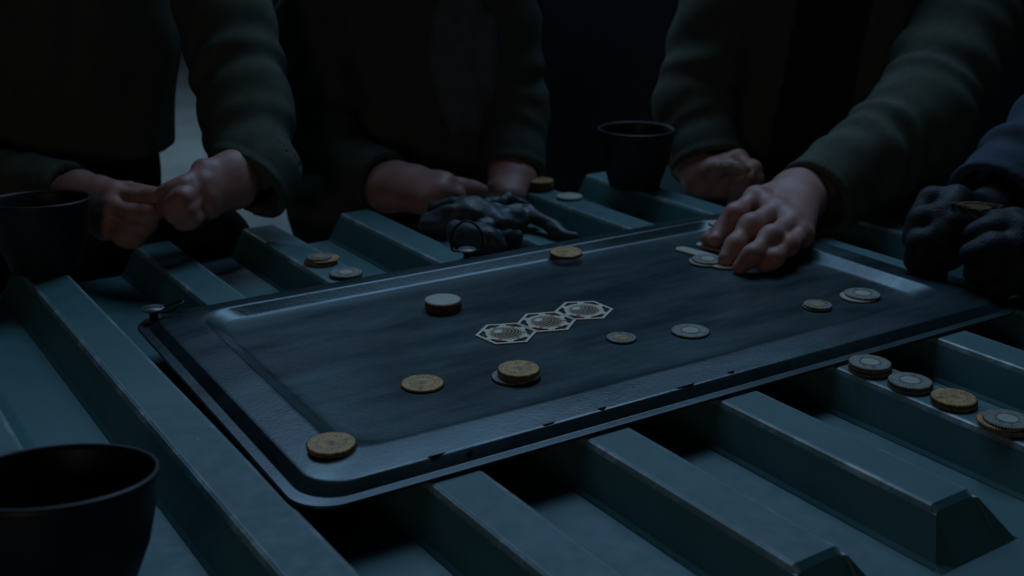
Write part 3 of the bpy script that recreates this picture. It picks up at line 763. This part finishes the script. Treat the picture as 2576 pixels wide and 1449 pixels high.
hex_card(Matrix.Translation(PY(405, 492, 1.222)) @ Matrix.Rotation(R(-24), 4, 'X') @ Matrix.Rotation(R(8), 4, 'Z'), (30,), 'perforated hexagon card pinched between the fingertips at the left')

# ================================================================== person at the right edge, gloved
p4 = person('person', 'person at the right edge in a navy sleeve and black leather gloves', (.86, 1.34, 0))
wr = PY(2480, 570, 1.20); arm = PY(2560, 480, 1.245)
mc = [PY(2405, 505, 1.165), PY(2375, 545, 1.135), PY(2372, 595, 1.12), PY(2385, 640, 1.118)]
fg = [(PY(2345, 505, 1.175), PY(2320, 545, 1.165), PY(2345, 575, 1.150)), (PY(2320, 555, 1.14), PY(2305, 600, 1.135), PY(2335, 620, 1.130)),
      (PY(2318, 612, 1.12), PY(2308, 655, 1.118), PY(2345, 665, 1.120)), (PY(2335, 660, 1.118), PY(2325, 690, 1.118), PY(2362, 692, 1.122))]
th = [PY(2470, 600, 1.155), PY(2440, 575, 1.135), PY(2400, 560, 1.118)]
hA = hand_mesh(hand_sdf(wr, mc, fg, th, arm, .006, 1.18), .0019)
wr = PY(2650, 640, 1.09); arm = PY(2760, 640, 1.12)
mc = [PY(2560, 585, 1.085), PY(2555, 625, 1.07), PY(2560, 665, 1.065), PY(2570, 700, 1.065)]
fg = [(PY(2510, 575, 1.09), PY(2475, 585, 1.09), PY(2450, 590, 1.092)), (PY(2500, 625, 1.07), PY(2465, 640, 1.07), PY(2440, 640, 1.075)),
      (PY(2505, 675, 1.065), PY(2470, 690, 1.065), PY(2450, 685, 1.07)), (PY(2520, 715, 1.065), PY(2490, 728, 1.065), PY(2470, 722, 1.07))]
th = [PY(2600, 575, 1.10), PY(2550, 555, 1.10), PY(2500, 552, 1.10)]
hB = hand_mesh(hand_sdf(wr, mc, fg, th, arm, .006, 1.18), .0019)
attach('glove', np_mesh('glove', [hA]), M['glove'], p4); attach('glove', np_mesh('glove', [hB]), M['glove'], p4)
sh1, el1, cu1 = PY(2900, 40, 1.44), PY(2690, 345, 1.32), PY(2500, 528, 1.232)
sh2, el2, cu2 = PY(3100, 200, 1.15), PY(2960, 640, 1.10), PY(2700, 640, 1.105)
def jk4(P):
    d = torso(P, (.92, 1.40), .16, .15, .60, 1.17, 1.9, .004)
    d = smin(d, sleeve(P, sh1, el1, cu1, .066, .066, .056, 2.0, .0075), .02)
    d = smin(d, sleeve(P, sh2, el2, cu2, .062, .055, .043, 3.0), .02)
    d = smin(d, rcone(P, (.82, 1.44, 1.14), (.98, 1.20, 1.12), .065, .065), .05); return d
attach('sweater', np_mesh('sweater', [surface(jk4, (.38, 1.0, .58), (1.12, 1.62, 1.24), .0045)]), M['navy'], p4)
attach('trousers', np_mesh('trousers', [surface(lambda P: legs(P, (.95, 1.38, .58), [(.80, 1.22, .60), (.92, 1.10, .60)], .066), (.6, .9, .04), (1.2, 1.65, .75), .011)]), M['dark'], p4)
hex_card(Matrix.Translation(PY(2455, 520, 1.128)) @ Matrix.Rotation(R(-23), 4, 'X') @ Matrix.Rotation(R(6), 4, 'Y') @ Matrix.Rotation(R(14), 4, 'Z'), (30,), 'perforated hexagon card held in the black gloved hand')

# ------------------------------------------------------------------ empty gloves on the back ribs
def flat_glove(fn_pts, label, res=.0019):
    o = new_obj('leather_glove', np_mesh('leather_glove', [surface(*fn_pts, res)]), M['leather']); tag(o, label, 'glove', 'gloves on the back ribs')
def wrk(P, k): return .0013*np.sin(P[:, 0]*110 + 1.8*np.sin(P[:, 1]*75 + P[:, 2]*60) + k) + .0009*np.sin(P[:, 1]*190 + P[:, 0]*85 + 2*np.sin(P[:, 2]*90 + k)) + .0006*np.sin(P[:, 0]*290 + P[:, 1]*160 + k*2)
def g1():
    q = lambda x, y, z: PZ(x, y, z)
    c0, c1, palm = q(1078, 562, .006), q(1098, 530, .014), q(1178, 532, .022)
    def fn(P):
        d = rcone(P, c0, q(1120, 560, .010), .013, .015); d = smin(d, rcone(P, c1, q(1165, 522, .020), .013, .014), .006)
        d = smin(d, rcone(P, palm, q(1232, 548, .020), .018, .016), .014); d = smin(d, rcone(P, q(1120, 560, .010), palm, .014, .016), .010)
        for a, b, c, r in (((1222, 518, .022), (1275, 506, .020), (1322, 520, .012), .0088), ((1232, 535, .022), (1300, 530, .020), (1352, 548, .012), .0092),
                           ((1236, 552, .022), (1325, 538, .018), (1440, 598, .006), .0092), ((1215, 566, .018), (1262, 566, .016), (1318, 562, .010), .0085)):
            f = rcone(P, q(*a), q(*b), r*1.15, r); f = smin(f, rcone(P, q(*b), q(*c), r, r*.8), .004); d = smin(d, f, .005)
        d = d + wrk(P, 0)
        slot = rcone(P, q(1050, 548, .008), q(1120, 548, .016), .003, .005); return np.maximum(d, -slot)
    lo, hi = bounds([c0, c1, palm, q(1345, 520, .016), q(1440, 598, .006)], .045); return fn, lo, hi
flat_glove(g1(), 'crumpled black leather glove lying on top, fingers pointing right')
def g2():
    q = lambda x, y, z: PZ(x, y, z)
    a, b = q(1150, 588, .010), q(1225, 606, .010)
    def fn(P):
        d = rcone(P, a, b, .015, .018)
        for s_, e, r in (((1225, 596, .010), (1300, 590, .002), .0100), ((1236, 612, .008), (1262, 622, -.004), .0100), ((1215, 618, .006), (1228, 634, -.004), .0105), ((1190, 612, .006), (1196, 628, -.004), .0105), ((1165, 600, .008), (1150, 612, -.002), .0100)):
            d = smin(d, rcone(P, q(*s_), q(*e), r, r*.8), .007)
        return d + wrk(P, 1.3)
    lo, hi = bounds([a, b, q(1330, 585, -.006), q(1225, 632, -.004)], .04); return fn, lo, hi
flat_glove(g2(), 'crumpled black leather glove underneath, behind the upright ring')
